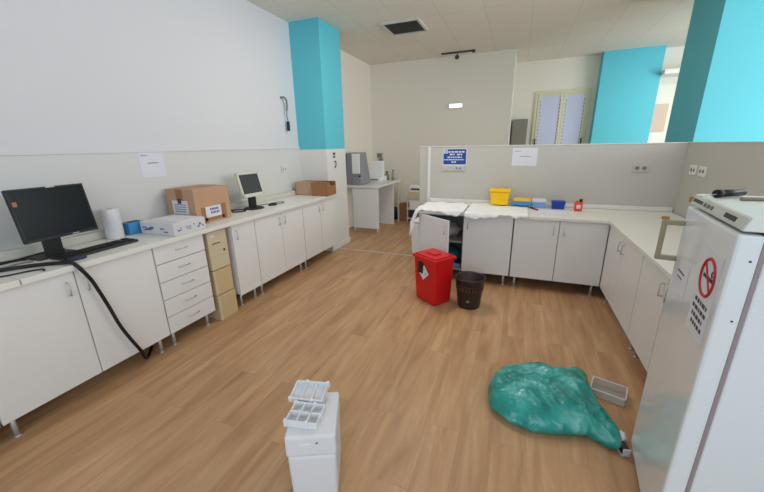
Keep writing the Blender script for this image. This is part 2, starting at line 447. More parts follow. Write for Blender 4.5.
s = MB(); s.box(-.213, -.19, -.009, -.006, .245, .275, 0, T1); s.build('sticker', 'card_dark', m1)
s = MB(); s.box(-.006, .045, -.0085, -.006, .347, .354, 0, T1); s.build('logo_badge', 'silver', m1)
s = MB(); s.box(.05, .09, -.0085, -.006, .006, .011, 0, T1); s.build('button_marks', 'silver', m1)
m2, T2 = monitor('small silver framed square monitor with grey screen', (-2.97, 3.265, 1.135), R(-2), R(14), .36, .30, 'silver', 'screen2', .028, .1, .985, wide=False)

# keyboard
kb = thing('keyboard', 'black keyboard lying in front of the widescreen monitor', 'keyboard', (-2.90, 1.475, .985), R(90+3))
MB().frustum((-.26, .26, -.078, .078), (-.258, .258, -.074, .076), 0, .02, .004).build('case', 'black', kb)
for nm, i0, i1 in (('letter_keys', 0, 15), ('arrow_keys', 16, 18), ('number_keys', 19, 21)):
    ks = MB()
    for j in range(5):
        for i in range(i0, i1):
            x = -.25+i*.0238; y = .05-j*.0225
            ks.box(x, x+.019, y-.019, y, .02, .027, .002)
    ks.build(nm, 'blackrub', kb)
ms = thing('mouse', 'dark computer mouse on the bench in front of the keyboard', 'mouse', (-2.775, 1.275, .985), R(80))
def mouse_fn(u, v, a=.055, b=.03, h=.032):
    th = 2*PI*u; r = math.sin(PI/2*v)
    return Vector((a*r*math.cos(th), b*r*math.sin(th), h*math.cos(PI/2*v)**.6))
MB().grid(mouse_fn, 20, 8).build('body', 'navy', ms)
MB().box(-.002+.025, .03, -.004, .004, .026, .032, .002).build('scroll_wheel', 'black', ms)
ms2 = thing('mouse', 'dark computer mouse on the bench right of the square monitor', 'mouse', (-2.92, 3.52, .985), R(70))
MB().grid(lambda u, v: mouse_fn(u, v, .06, .036, .036), 20, 8).build('body', 'black', ms2)
MB().box(.023, .03, -.004, .004, .029, .035, .002).build('scroll_wheel', 'silver', ms2)

# cables
def cable(label, pts, r, m='blackrub', name='cable'):
    return tag(MB().tube(pts, r, 8, 6).build(name, m), label, 'cable')
cable('thick black cable running over the bench edge and down the cabinet to the floor',
      [(-3.02, .55, 1.0), (-2.97, .86, 1.0), (-2.91, 1.0, 1.0), (-2.83, 1.10, 1.0), (-2.74, 1.17, 1.0), (-2.675, 1.195, .999), (-2.645, 1.205, .975),
       (-2.637, 1.225, .93), (-2.637, 1.255, .86), (-2.637, 1.282, .76), (-2.637, 1.315, .62), (-2.637, 1.348, .467), (-2.637, 1.39, .333), (-2.64, 1.446, .183), (-2.70, 1.50, .07), (-2.80, 1.58, .016), (-2.9, 1.68, .014)], .0125)
cable('thin black cable looping on the bench beside the thick one', [(-2.86, .7, .99), (-2.82, .90, .99), (-2.80, .95, .99), (-2.775, 1.02, .991), (-2.74, 1.07, .991), (-2.70, 1.06, .99)], .005)
cable('black cable from the widescreen monitor base to the left edge', [(-3.08, .7, .992), (-3.10, .9, .992), (-3.13, 1.02, .992), (-3.13, 1.10, .992), (-3.10, 1.145, .992)], .006)
cable('black cable along the wall behind the widescreen monitor', [(-3.18, .7, .99), (-3.19, .95, .992), (-3.16, 1.12, .99), (-3.2, 1.28, .99), (-3.17, 1.40, .99)], .006)
cable('grey cable bundle lying left of the widescreen monitor', [(-3.02, .72, .992), (-3.04, .92, .992), (-3.02, 1.0, .992), (-3.03, 1.08, .992), (-3.0, 1.14, .992)], .006, 'vent')
cable('black cable coiled behind the square monitor', [(-3.05, 2.85, .993), (-3.12, 2.93, .993), (-3.16, 3.02, .993), (-3.1, 3.10, .993), (-3.0, 3.11, .993), (-2.95, 3.05, .993), (-3.02, 2.95, .996), (-3.08, 3.0, 1.0), (-3.03, 3.07, 1.004)], .007)
cable('thin black mouse cable right of the square monitor', [(-2.95, 3.57, .99), (-2.99, 3.63, .99), (-3.02, 3.72, .99), (-2.96, 3.78, .99), (-2.9, 3.72, .99), (-2.93, 3.63, .991), (-3.05, 3.55, .99), (-3.1, 3.4, .99)], .004)

# white roll, small blue carton, wrapped flat box, carton
rl = thing('paper_roll', 'white paper towel roll standing right of the widescreen monitor', 'paper roll', (-3.152, 1.755, .985))
MB().lathe([(.02, 0), (.062, 0), (.064, .006), (.066, .244), (.064, .25), (.02, .25)], n=36).build('paper', 'film', rl)
MB().lathe([(.018, 0), (.021, 0), (.021, .2515), (.018, .2515)], n=24).build('core', 'card', rl)
bc = thing('glove_carton', 'small bright blue carton behind the flat white box', 'carton', (-3.165, 1.925, .985))
B(-.055, .05, -.07, .07, 0, .105, .002).build('box', 'medblue', bc)
B(-.04, .04, -.05, .05, .1051, .1065).build('opening', 'navy', bc)
fb = thing('flat_box', 'flat white box with blue print wrapped in clear film', 'box', (-2.893, 2.105, .985), R(1))
B(-.205, .205, -.165, .165, 0, .11, .006).build('box', 'film', fb)
pr = MB(); rnd = random.Random(4)
for c, w, h, zz in ((-.11, .05, .04, .05), (-.02, .07, .02, .055), (-.015, .06, .01, .035), (.085, .06, .045, .05), (.04, .02, .02, .07), (.13, .02, .05, .045)):
    for k in range(5):
        a = c-w/2+rnd.random()*w*.7; z = zz-h/2+rnd.random()*h*.8
        pr.box(.2055, .2062, a, a+w*.3, z, z+h*.22)
for k in range(8):
    a = -.19+rnd.random()*.3; z = .02+rnd.random()*.05
    pr.box(a, a+.05, -.1662, -.1655, z, z+.012)
pr.build('print', 'purple', fb)
MB().box(-.18, .19, -.1, .155, .1105, .1125, .001).build('flap', 'paper', fb)

cb = thing('cardboard_box', 'large closed cardboard box with two white labels on the left bench', 'box', (-3.05, 2.545, .985))
W2, L2, H2 = .19, .215, .345
B(-W2, W2, -L2, L2, 0, H2, .004).build('carton', 'card', cb)
tp = MB(); tp.box(-.045, .045, -L2-.001, L2+.001, H2, H2+.0012); tp.box(-.045, .045, -L2-.0012, -L2, H2-.13, H2+.001)
tp.build('tape', 'card_dark', cb)
MB().box(-.11, .10, -L2-.0025, -L2-.0012, .10, .235).build('label', 'paper', cb)
q = MB(); rr = random.Random(7)
for k in range(4): words_row(q, -.085, .06+.02*rr.random(), .125+k*.022, .008, rr, -L2-.0026)
q.box(-.03, .02, -L2-.004, -L2-.0026, .205, .255)
q.build('label_print', 'ink', cb)
s = MB(); s.box(W2, W2+.0012, -.155, -.09, 0.0, .16); s.box(W2, W2+.0012, .095, .155, 0.01, .17); s.box(W2, W2+.0012, -.12, .12, .02, .055); s.build('side_tape', 'card_dark', cb)
MB().box(W2+.0013, W2+.0026, -.105, .085, .052, .162).build('label', 'paper', cb)
q = MB()
for k, (a, b, z) in enumerate(((-.05, .05, .12), (-.045, .02, .085), (.03, .06, .085))):
    x = a
    while x < b: q.box(W2+.0027, W2+.0034, x, x+.012, z, z+.022); x += .018
q.build('label_print', 'bluink', cb)

# two cardboard trays by the pillar
def tray(label, loc, rz, sx, sy, h, m, cut):
    t = thing('cardboard_tray', label, 'box', loc, rz)
    b = MB(); th = .006
    b.box(-sx, sx, -sy, sy, 0, th)
    b.box(-sx, sx, -sy, -sy+th, 0, h); b.box(-sx, sx, sy-th, sy, 0, h); b.box(-sx, -sx+th, -sy, sy, 0, h)
    if cut: b.box(sx-th, sx, -sy, -.02, 0, h); b.box(sx-th, sx, sy-.03, sy, 0, h); b.box(sx-th, sx, -.02, sy-.03, 0, h*.72)
    else: b.box(sx-th, sx, -sy, sy, 0, h)
    b.build('tray', m, t)
    f = MB(); f.box(-sx, sx, -sy-.004, -sy+.12, h-.004, h, 0); f.build('flap', m, t)
    return t
tray('pale closed-sided cardboard tray against the pillar', (-3.06, 4.585, .985), 0, .15, .145, .20, 'card_pale', False)
tray('brown open cardboard tray with a cut side at the bench end', (-2.775, 4.57, .985), R(2), .128, .155, .20, 'card_brown', True)
tag(B(-2.80, -2.70, 4.56, 4.68, .995, 1.185, .01).build('opening_shade', 'black'), 'black block standing in for shade inside the brown open tray', 'shade block')  # fills the cut opening with black in place of shade

# beige computer case and two tan cartons in the gap
pc = thing('computer_tower', 'beige desktop computer case topmost in the gap between the cabinets', 'computer', (-2.9, 2.385, .545))
B(-.2, .2, -.115, .115, 0, .385, .006).build('case', 'beige', pc)
d = MB(); d.box(.2, .204, -.1, .1, .245, .25); d.box(.2, .203, -.1, .1, .135, .138); d.build('seam', 'lam_edge', pc)
MB().box(.2, .205, -.075, .02, .262, .27, .001).build('drive_slot', 'ink', pc)
MB().box(.2, .208, .05, .07, .17, .19, .003).build('power_button', 'black', pc)
MB().box(.2, .202, -.085, -.035, .33, .355).build('sticker', 'paper', pc)
pb = thing('tan_case', 'tan case in the middle of the stack between the cabinets', 'case', (-2.9, 2.385, .275))
B(-.2, .195, -.112, .118, 0, .262, .006).build('case', 'tan', pb)
MB().box(.194, .198, -.112, -.085, .0, .26, .001).build('edge_strip', 'beige', pb)
pb2 = thing('tan_case', 'tan case on the floor at the bottom of the stack', 'case', (-2.9, 2.39, 0))
B(-.2, .2, -.115, .12, 0, .268, .006).build('case', 'tan', pb2)
MB().box(.199, .203, -.115, -.085, .0, .266, .001).build('edge_strip', 'beige', pb2)

# paper notices on walls (local x along the wall, -y towards the room)
def notice(label, loc, rz, w, h, seed, name='paper_notice'):
    t = thing(name, label, 'notice', loc, rz); r_ = random.Random(seed)
    MB().box(-w/2, w/2, -.0012, 0, 0, h).build('sheet', 'paper', t)
    q = MB()
    q.box(-w*.40, -w*.36, -.0019, -.0013, h*.80, h*.845)
    words_row(q, -w*.35, -w*.15, h*.81, h*.022, r_, -.0013)
    words_row(q, -w*.2, w*.25, h*.52, h*.03, r_, -.0013)
    q.build('print', 'ink', t); return t
notice('white printed notice on the left wall above the flat white box', (-3.287, 2.3, 1.45), L90, .245, .245, 2)
notice('white printed notice on the partition above the blue tubs', (.07, 4.849, 1.42), 0, .30, .225, 5)
bs = thing('safety_sign', 'blue instruction sign with white text on the partition', 'sign', (-.825, 4.849, 1.425))
B(-.165, .165, -.003, 0, -.004, .225).build('backing', 'paper', bs)
B(-.155, .155, -.0045, -.003, .012, .215).build('panel', 'signblue', bs)
q = MB(); r_ = random.Random(11)
for z, a, b, h in ((.17, -.09, .14, .018), (.135, -.07, .0, .02), (.135, .03, .10, .02), (.10, -.1, .1, .016), (.068, -.145, .13, .014), (.035, -.04, .03, .018)):
    words_row(q, a, b, z, h, r_, -.0045, .2, .5)
q.box(-.15, -.098, -.0052, -.0045, .158, .21)
q.build('lettering', 'paper', bs)
q = MB(); q.box(-.135, -.128, -.0058, -.0052, .165, .205); q.box(-.115, -.108, -.0058, -.0052, .165, .205); q.build('pictogram', 'signblue', bs)

# sockets
def socket(label, loc, rz, w, h, holes, m='trim'):
    t = thing('wall_socket', label, 'socket', loc, rz)
    B(-w/2, w/2, -.012, 0, -h/2, h/2, .003).build('plate', m, t)
    for x, rr in holes: MB().cyl((x, -.012, 0), (x, -.0145, 0), rr, n=16).build('outlet', 'foam_hole', t)
    return t
socket('long socket strip on the partition under the blue sign', (-.84, 4.849, 1.385), 0, .32, .07, ((.05, .014), (.1, .014)), 'dado')
socket('twin outlet plate on the partition near the right corner', (1.335, 4.849, 1.40), 0, .16, .09, ((-.035, .022), (.035, .022)), 'dado')
socket('white socket plate on the low right wall nearer the corner', (1.729, 4.57, 1.40), -L90, .15, .1, ((-.03, .018), (.03, .018)))
socket('white socket plate on the low right wall nearer the fridge', (1.729, 4.37, 1.40), -L90, .15, .1, ((-.03, .018), (.03, .018)))
socket('cream socket plate on the left wall above the square monitor', (-3.287, 4.30, 1.39), L90, .14, .09, ((-.03, .012), (.03, .012)), 'dado_left')

# pillar labels and dangling wall cable
ps = thing('pillar_label', 'small white label with dark symbol on the pillar, upper', 'label', (-2.795, 4.98, 1.515), L90)
B(-.06, .06, -.002, 0, 0, .105).build('sheet', 'paper', ps)
q = MB(); q.box(-.04, .04, -.003, -.002, .06, .095); q.box(-.035, .03, -.003, -.002, .015, .045); q.build('print', 'ink', ps)
ps = thing('pillar_label', 'small white label with black swoosh on the pillar, lower', 'label', (-2.795, 5.0, 1.35), L90)
B(-.06, .06, -.002, 0, 0, .14).build('sheet', 'paper', ps)
MB().tube([(-.025, -.003, .12), (.015, -.003, .115), (.022, -.003, .075), (0, -.003, .035), (-.025, -.003, .03)], .013, 6).build('print', 'ink', ps)
wc = thing('wall_cable', 'black cable with connector hanging out of the left wall', 'cable', (-3.3, 4.45, 2.0))
MB().tube([(.0, -.06, .40), (.05, -.03, .40), (.06, 0, .36), (.055, .01, .30), (.05, .005, .22)], .014, 8).build('sleeve', 'vent', wc)
MB().tube([(.05, .005, .22), (.045, .0, .14), (.045, .02, .08)], .006, 8).build('wire', 'blackrub', wc)
MB().box(.03, .062, -.005, .035, -.06, .075, .006).build('connector', 'black', wc)

# ------------------------------------------------------------------ sheets over the back worktop
def drape(label, x0, x1, hang, seed, y1=4.72, rough=1.0, zb=.9095):
    """a thin sheet laid on the worktop, its front edge and free left end hanging down"""
    yf = 4.085; xe = -1.156
    def fn(u, v):
        x = x0+(x1-x0)*u
        h = hang(u)
        yb = y1-.10*abs(noise.noise(Vector((x*3, seed, 0))))
        flat = yb-yf; tot = flat+h; s = v*tot
        w = rough*(.020*noise.noise(Vector((x*6, s*6, seed)))+.012*abs(noise.noise(Vector((x*13, s*11, seed))))+.005*noise.noise(Vector((x*31, s*27, seed))))
        z0 = zb+.016*rough
        if s < flat:
            p = Vector((x, yb-s, max(z0+w, zb)))
        else:
            k = min(1, (s-flat)/.03)
            p = Vector((x+.3*w*k, yf-.018*k+.9*w*k, z0*(1-k)+zb*k-(s-flat)))
            p.y = min(p.y, yf-.004)
        if x < xe:                                       # falls over the free end of the worktop
            e = xe-x
            p = Vector((xe-.004-.35*e+min(w, .02)*.3, p.y, p.z-e*.9))
            p.x = min(p.x, xe-.003)
        return p
    o = MB().grid(fn, 90, 60).build('plastic_sheet', 'sheet')
    return tag(solid(o, .0016), label, 'sheet')
def hang_a(u):
    x = -1.36+.80*u
    if x < -1.13: return .06+.10*min(1, (-1.13-x)/.08)
    if x < -.80: return .012+.006*math.sin(x*60)
    return .02+.03*math.sin((x+.80)*14)**2+.01*math.sin(x*47)
def hang_b(u): return .02+.05*math.exp(-((u-.22)/.2)**2)+.012*math.sin(u*17)+.008*math.sin(u*41)
drape('crumpled white sheet hanging over the left end of the back worktop', -1.36, -.56, hang_a, 3.1)
drape('white sheet spread under the yellow tub with its front edge over the worktop', -.55, .16, hang_b, 7.7, 4.79, .6)
tag(B(.30, .62, 4.25, 4.55, .9055, .907).build('paper_sheet', 'paper'), 'flat white paper lying on the back worktop beside the pen', 'paper')

# tubs and bottle on the back worktop
yb = thing('sharps_tub', 'yellow lidded tub on the back worktop', 'tub', (-.185, 4.70, .934))
MB().frustum((-.105, .105, -.075, .075), (-.122, .122, -.088, .088), 0, .165, .012).build('body', 'yellow', yb)
B(-.132, .132, -.097, .097, .165, .198, .01).build('lid', 'yellow', yb)
MB().lathe([(.001, .198), (.045, .198), (.045, .208), (.001, .208)], n=24).build('cap', 'yellow', yb)
fl = thing('flat_tub', 'low blue tub with an orange lid right of the yellow tub', 'tub', (.085, 4.71, .934))
B(-.112, .112, -.06, .06, 0, .05, .006).build('body', 'medblue', fl)
B(-.108, .112, -.055, .06, .05, .088, .008).build('lid', 'cream', fl)
pbx = thing('pale_tub', 'pale blue translucent tub between the other blue tubs', 'tub', (.29, 4.73, .9055))
MB().frustum((-.075, .075, -.055, .055), (-.08, .08, -.06, .06), 0, .075, .006).build('body', 'paleblue', pbx)
B(-.084, .084, -.064, .064, .075, .112, .006).build('lid', 'film', pbx)
db = thing('dark_tub', 'dark blue lidded tub on the back worktop', 'tub', (.512, 4.71, .9055))
MB().frustum((-.068, .068, -.05, .05), (-.072, .072, -.055, .055), 0, .07, .006).build('body', 'darkblue', db)
B(-.076, .076, -.059, .059, .07, .10, .006).build('lid', 'darkblue', db)
rb = thing('red_bottle', 'small red jar with dark cap on the back worktop', 'bottle', (.72, 4.60, .9055))
MB().box(-.042, .042, -.035, .035, 0, .11, .012).build('body', 'redlabel', rb)
MB().box(-.025, .02, -.0365, -.0345, .035, .08).build('label', 'film', rb)
MB().cyl((.02, .0, .11), (.02, 0, .145), .018, n=16).build('cap', 'black', rb)
MB().cyl((-.02, .0, .108), (-.02, 0, .125), .014, n=16).build('neck', 'redlabel', rb)
pn = thing('marker_pen', 'dark red marker pen lying on the white sheet', 'pen', (.235, 4.57, .9155), R(-62))
MB().cyl((-.085, 0, 0), (.035, 0, 0), .009, n=14).build('barrel', 'dkbrown', pn)
MB().cyl((.035, 0, 0), (.085, 0, 0), .0105, n=14).build('cap', 'prohib', pn)
tag(B(1.47, 1.53, 4.31, 4.36, .9055, .935, .006).build('wood_block', 'wood'), 'small orange brown block on the right worktop near the fridge', 'block')

# white bin beside the counter end
wbn = thing('white_bin', 'white plastic bin on the floor behind the left end of the partition', 'bin', (-1.41, 5.14, 0))
MB().frustum((-.075, .075, -.12, .12), (-.092, .092, -.15, .15), 0, .53, .03).build('body', 'sheet', wbn)
MB().box(-.097, .097, -.155, .155, .525, .57, .02).build('lid', 'sheet', wbn)

# ------------------------------------------------------------------ red container and waste basket
ang = math.atan2(-.178, .261)
rc = thing('waste_container', 'red clinical waste container with a diamond label on the floor', 'container', (-.776, 3.498, 0), ang)
# local x along the long front-left side, local -y towards the camera
MB().frustum((-.158, .158, -.124, .124), (-.175, .175, -.145, .145), 0, .515, .02).build('body', 'red', rc)
lid = MB(); lid.box(-.19, .19, -.16, .16, .505, .54, .012); lid.box(-.165, .165, -.135, .135, .54, .553, .006); lid.box(-.07, .07, -.05, .05, .552, .565, .005)
lido = lid.build('lid', 'red', rc)
mm = Matrix.Translation((-.02, -.146, .375)) @ Matrix.Rotation(R(-3.3), 4, 'X')
s = MB(); s.box(-.075, .01, -.003, .001, -.03, .10, 0, mm); s.build('label', 'black', rc)
s = MB(); s.box(-.058, .058, -.005, -.003, -.058, .058, 0, Matrix.Translation((.0, -.1445, .36)) @ Matrix.Rotation(R(-3.3), 4, 'X') @ Matrix.Rotation(R(45), 4, 'Y')); s.build('diamond_label', 'paper', rc)
s = MB(); mq = Matrix.Translation((.0, -.1445, .36)) @ Matrix.Rotation(R(-3.3), 4, 'X')
for k in range(3):
    a = k*2*PI/3+PI/2
    for j in range(7):
        b = a-1.1+j*.37; s.cyl(mq @ Vector((.018*math.cos(a)+.016*math.cos(b), -.0052, .018*math.sin(a)+.016*math.sin(b))), mq @ Vector((.018*math.cos(a)+.016*math.cos(b+.37), -.0052, .018*math.sin(a)+.016*math.sin(b+.37))), .003, n=6)
s.build('symbol', 'ink', rc)

wk = thing('waste_basket', 'dark brown round waste basket beside the red container', 'waste basket', (-.372, 3.475, 0))
prof = [(.001, .0), (.112, 0), (.118, .008), (.152, .325), (.16, .33), (.162, .342), (.154, .345), (.146, .335), (.111, .012), (.001, .012)]
MB().lathe(prof, n=40).build('shell', 'dkbrown', wk)
q = MB()
for k in range(26):
    a = 2*PI*k/26; z = .225; r0 = .118+(.152-.118)*(z-.008)/.317
    c = Vector((r0*math.cos(a), r0*math.sin(a), z))
    q.box(-.004, .004, -.007, .007, -.022, .022, .002, Matrix.Translation(c) @ Matrix.Rotation(a, 4, 'Z') @ Matrix.Rotation(R(6), 4, 'Y'))
for k in range(26):
    a = 2*PI*(k+.5)/26; z = .262; r0 = .118+(.152-.118)*(z-.008)/.317
    q.box(-.003, .003, -.014, .014, -.003, .003, .001, Matrix.Translation((r0*math.cos(a), r0*math.sin(a), z)) @ Matrix.Rotation(a, 4, 'Z'))
q.build('pattern_band', 'bronze', wk)
a = R(-88); z = .1; r0 = .118+(.034)*(z/.325)
MB().box(-.003, .003, -.013, .013, -.013, .013, .002, Matrix.Translation((r0*math.cos(a), r0*math.sin(a), z)) @ Matrix.Rotation(a, 4, 'Z')).build('badge', 'vent', wk)

# ------------------------------------------------------------------ fridge
fa = math.atan2(.568, .075)                 # direction near -> far along the door
FR = thing('fridge', 'white fridge with a no smoking notice on its door at the right edge', 'fridge', (.663, 1.359, 0), fa)
# local: x from near corner (0) to far (.573), -y... room side is local +y
FW, FD, FH = .573, .56, 1.47
def fb_(x0, x1, d0, d1, z0, z1, bev=0): return B(x0, x1, -d1, -d0, z0, z1, bev)     # d measured into the fridge from the door face
fb_(.004, FW-.004, .077, FD, .03, FH-.045, .006).build('cabinet', 'fridge', FR)
door = fb_(0, FW, 0, .065, .06, FH-.055, .01).build('door', 'fridge', FR)
fb_(.008, FW-.008, .065, .078, .065, FH-.06, .003).build('gasket', 'gasket', FR)
top = MB(); top.frustum((-.004, FW+.004, -FD, -.005), (-.004, FW+.004, -FD, -.02), FH-.045, FH, .004); topo = top.build('top', 'fridge_top', FR)
pm = Matrix.Translation((0, -.0115, FH-.0225)) @ Matrix.Rotation(R(18), 4, 'X')
s = MB(); s.box(.015, FW-.015, -.001, .003, -.018, .018, .001, pm); pnl = s.build('control_panel', 'panel', FR)
s = MB()
for x in (.30, .34, .38): MB().cyl(pm @ Vector((x, .003, 0)), pm @ Vector((x, .009, 0)), .008, n=12).build('knob', 'greycab', pnl)
s = MB()
s.box(.07, .17, .003, .0045, -.008, .008, 0, pm); s.build('display', 'ink', pnl)
s = MB(); r_ = random.Random(3)
x = .42
while x < .53: s.box(x, x+.012, .003, .0042, -.007, .007, 0, pm); x += .018
s.build('lettering', 'ink', pnl)
fb_(FW-.004, FW+.008, .0, .02, FH-.04, FH-.014, .003).build('hinge_cap', 'wood', FR)
for x, d, z in ((.1, .0, 1.0),): pass
h = MB(); hx = FW-.02
h.box(hx-.012, hx+.012, 0, .082, 1.325, 1.348, .005); h.box(hx-.012, hx+.012, 0, .082, 1.155, 1.178, .005); h.box(hx-.012, hx+.012, .062, .082, 1.155, 1.348, .006)
h.build('handle', 'handle', door)
for z in (1.33, 1.12):
    MB().cyl((-.0005, -.045, z), (.003, -.045, z), .004, n=10).build('screw', 'ink', FR)
fb_(.02, FW-.02, .05, FD-.02, 0, .06).build('plinth', 'gasket', FR)
# notices taped on the door: things of their own
def on_door(name, label, u0, u1, z0, z1):
    """a thing whose local x runs far -> near along the door and -y leaves the door"""
    t = thing(name, label, 'notice', (0, 0, 0))
    near = Vector((.663, 1.359, 0)); far = Vector((.738, 1.927, 0)); d = (near-far).normalized()
    t.location = far+d*u0+Vector((0, 0, z0)); t.rotation_euler.z = math.atan2(d.y, d.x); return t
ns = on_door('no_smoking_notice', 'white no smoking notice taped to the fridge door', .345, 0, .985, 0)
B(0, .19, -.0014, -.0004, 0, .335).build('sheet', 'paper', ns)
q = MB(); n = 40; cx, cz, rr = .095, .235, .066
for k in range(n):
    a = 2*PI*k/n; b = 2*PI*(k+1)/n
    q.cyl((cx+rr*math.cos(a), -.002, cz+rr*1.05*math.sin(a)), (cx+rr*math.cos(b), -.002, cz+rr*1.05*math.sin(b)), .0055, n=6)
q.box(-.062, .062, -.0035, -.0015, -.006, .006, 0, Matrix.Translation((cx, 0, cz)) @ Matrix.Rotation(R(45), 4, 'Y'))
q.build('prohibition_ring', 'prohib', ns)
q = MB(); q.box(-.045, .03, -.0028, -.0016, -.007, .007, 0, Matrix.Translation((cx, 0, cz))); q.box(.034, .046, -.0028, -.0016, -.007, .007, 0, Matrix.Translation((cx, 0, cz)))
q.tube([(cx+.04, -.002, cz+.012), (cx+.03, -.002, cz+.025), (cx+.04, -.002, cz+.035)], .003, 6)
q.build('cigarette', 'ink', ns)
q = MB(); r_ = random.Random(9)
for z, a, b in ((.125, .03, .16), (.095, .02, .17), (.065, .03, .15), (.035, .04, .16)): words_row(q, a, b, z, .016, r_, -.0014, .15, .35)
q.build('text', 'ink', ns)
nt_ = on_door('small_note', 'small white note with two dark strokes on the fridge door', .03, 0, 1.05, 0)
B(0, .21, -.0014, -.0004, 0, .15).build('sheet', 'paper', nt_)
q = MB(); q.box(.06, .16, -.002, -.0014, .085, .092); q.box(.07, .14, -.002, -.0014, .06, .066); q.build('print', 'ink', nt_)
# tools on the fridge
tl = thing('torch', 'black torch shaped tool lying on the fridge top', 'tool', (.83, 1.83, FH+.018), R(33))
MB().cyl((-.065, 0, 0), (.065, 0, 0), .015, n=16).build('handle', 'black', tl)
MB().cyl((-.072, 0, 0), (-.052, 0, 0), .017, n=16).build('collar', 'blackrub', tl)
MB().cyl((-.15, 0, -.008), (-.07, 0, -.002), .003, n=8).build('tip', 'steel', tl)
tp_ = thing('tube_pen', 'thin grey green pen on the fridge top beside the black tool', 'pen', (.872, 1.74, FH+.007), R(8))
MB().cyl((-.05, 0, 0), (.05, 0, 0), .007, n=12).build('barrel', 'greycab', tp_)
MB().cyl((.05, 0, 0), (.14, 0, 0), .0055, n=12).build('shaft', 'silver', tp_)

# ------------------------------------------------------------------ polystyrene box with trays
fa2 = math.atan2(.099, .211)
PB = thing('polystyrene_box', 'white polystyrene box on the floor in the foreground', 'box', (-.856, 1.168, 0), fa2)
hw, hd = .117, .147
MB().frustum((-hw+.006, hw-.006, -hd+.006, hd-.006), (-hw, hw, -hd, hd), 0, .285, .018).build('body', 'foam', PB)
B(-hw-.003, hw+.003, -hd-.003, hd+.003, .287, .405, .012).build('lid', 'foam', PB)
MB().box(-.055, -.005, -hd-.004, -hd-.001, .355, .366, .001).build('painted_highlight', 'sheet', PB)  # pale strip painted as the highlight beside the small recess
MB().cyl((.03, -hd-.001, .366), (.03, -hd-.0045, .366), .006, n=12).build('hole', 'foam_hole', PB)
def egg_tray(label, loc, rot, sx, sy, nx, ny, h=.035):
    t = thing('moulded_tray', label, 'tray', loc); t.rotation_euler = rot
    m = MB(); th = .004
    m.box(-sx, sx, -sy, sy, 0, th)
    for i in range(nx+1):
        x = -sx+2*sx*i/nx; m.box(x-.004, x+.004, -sy, sy, 0, h, .0015)
    for j in range(ny+1):
        y = -sy+2*sy*j/ny; m.box(-sx, sx, y-.004, y+.004, 0, h, .0015)
    for i in range(nx+1):
        for j in range(ny+1):
            if (i+j) % 2 == 0:
                x = -sx+2*sx*i/nx; y = -sy+2*sy*j/ny
                m.box(x-.009, x+.009, y-.009, y+.009, 0, h*1.15, .003)
    m.build('cells', 'foam', t)
    return t
egg_tray('white tray with six open cells lying on the polystyrene box', (-.873, 1.125, .406), (0, 0, R(12)), .078, .062, 3, 2)
egg_tray('white tray tilted up behind the six-cell tray on the polystyrene box', (-.928, 1.252, .434), (R(16), R(-3), R(10)), .088, .052, 3, 1, .03)

# ------------------------------------------------------------------ teal bag on the floor
outline = [(-.06, 2.11), (-.035, 1.95), (.08, 1.865), (.22, 1.83), (.36, 1.86), (.47, 1.895), (.555, 1.925), (.605, 1.895), (.645, 1.855), (.685, 1.865), (.70, 1.93), (.705, 2.03), (.655, 2.14), (.605, 2.25), (.60, 2.38), (.605, 2.45), (.56, 2.475), (.50, 2.45), (.42, 2.43), (.26, 2.45), (.05, 2.39), (-.035, 2.24)]
cen = Vector((.33, 2.2))
def out_r(th):
    best = 0; d = Vector((math.cos(th), math.sin(th)))
    for i in range(len(outline)):
        a = Vector(outline[i])-cen; b = Vector(outline[(i+1) % len(outline)])-cen; e = b-a
        den = d.x*e.y-d.y*e.x
        if abs(den) < 1e-9: continue
        t_ = (a.x*e.y-a.y*e.x)/den; s_ = (a.x*d.y-a.y*d.x)/den
        if t_ > 0 and -1e-6 <= s_ <= 1+1e-6: best = max(best, t_)
    return best
NA, NR = 176, 52
RS = [out_r(2*PI*i/NA) for i in range(NA)]
RS = [sum(RS[(i+k) % NA] for k in (-1, 0, 1))/3 for i in range(NA)]
def ridge(p): return 1-abs(noise.noise(p))*2
def bag_fn(u, v):
    i = u*NA; i0 = int(i) % NA; th = 2*PI*u
    d = Vector((math.cos(th), math.sin(th))); r = RS[i0]
    if v < .8:
        t_ = v/.8; q = cen+d*r*t_
        hx = .185+.03*noise.noise(Vector((q.x*3, q.y*3, 4)))-.115*max(0, min(1, ((q.x-q.y+2.2)-.52)/.40))
        z = .05+(hx-.05)*max(0, 1-t_**4.5)**.6
        p = Vector((q.x, q.y, z))
        P1 = Vector((q.x*5, q.y*5, 1.3)); P2 = Vector((q.x*9+q.y*5, q.y*8-q.x*3, 5)); P3 = Vector((q.x*7-q.y*3, q.y*14+q.x*6, 9))
        p.z += (.024*noise.noise(P1)+.022*(ridge(P2)-.6)+.014*(ridge(P3)-.6)+.008*(ridge(P2*2.3)-.6))*(.45+.55*(1-t_**3))
        k = 1+.012*noise.noise(Vector((q.x*14, q.y*14, 0)))*t_
        p.x = cen.x+(p.x-cen.x)*k; p.y = cen.y+(p.y-cen.y)*k
        p.z = max(p.z, .006)
    else:
        t_ = (v-.8)/.2; k = 1-.14*t_**1.5 if v < .96 else .86*(1-(v-.96)/.04)
        q = cen+d*r*k; p = Vector((q.x, q.y, .05*(1-min(1, t_*1.4))+.0015))
    return p
tag(MB().grid(bag_fn, NA, NR).build('bin_bag', 'bag'), 'teal plastic bin bag lying full on the wooden floor', 'bag')
tb = thing('clear_tub', 'clear plastic tub lying right of the teal bag', 'tub', (.728, 2.40, .0), R(-17))
def tubshell(mb, a, b, h, t):
    mb.box(-a, a, -b, b, 0, t); mb.box(-a, -a+t, -b, b, 0, h); mb.box(a-t, a, -b, b, 0, h); mb.box(-a, a, -b, -b+t, 0, h); mb.box(-a, a, b-t, b, 0, h)
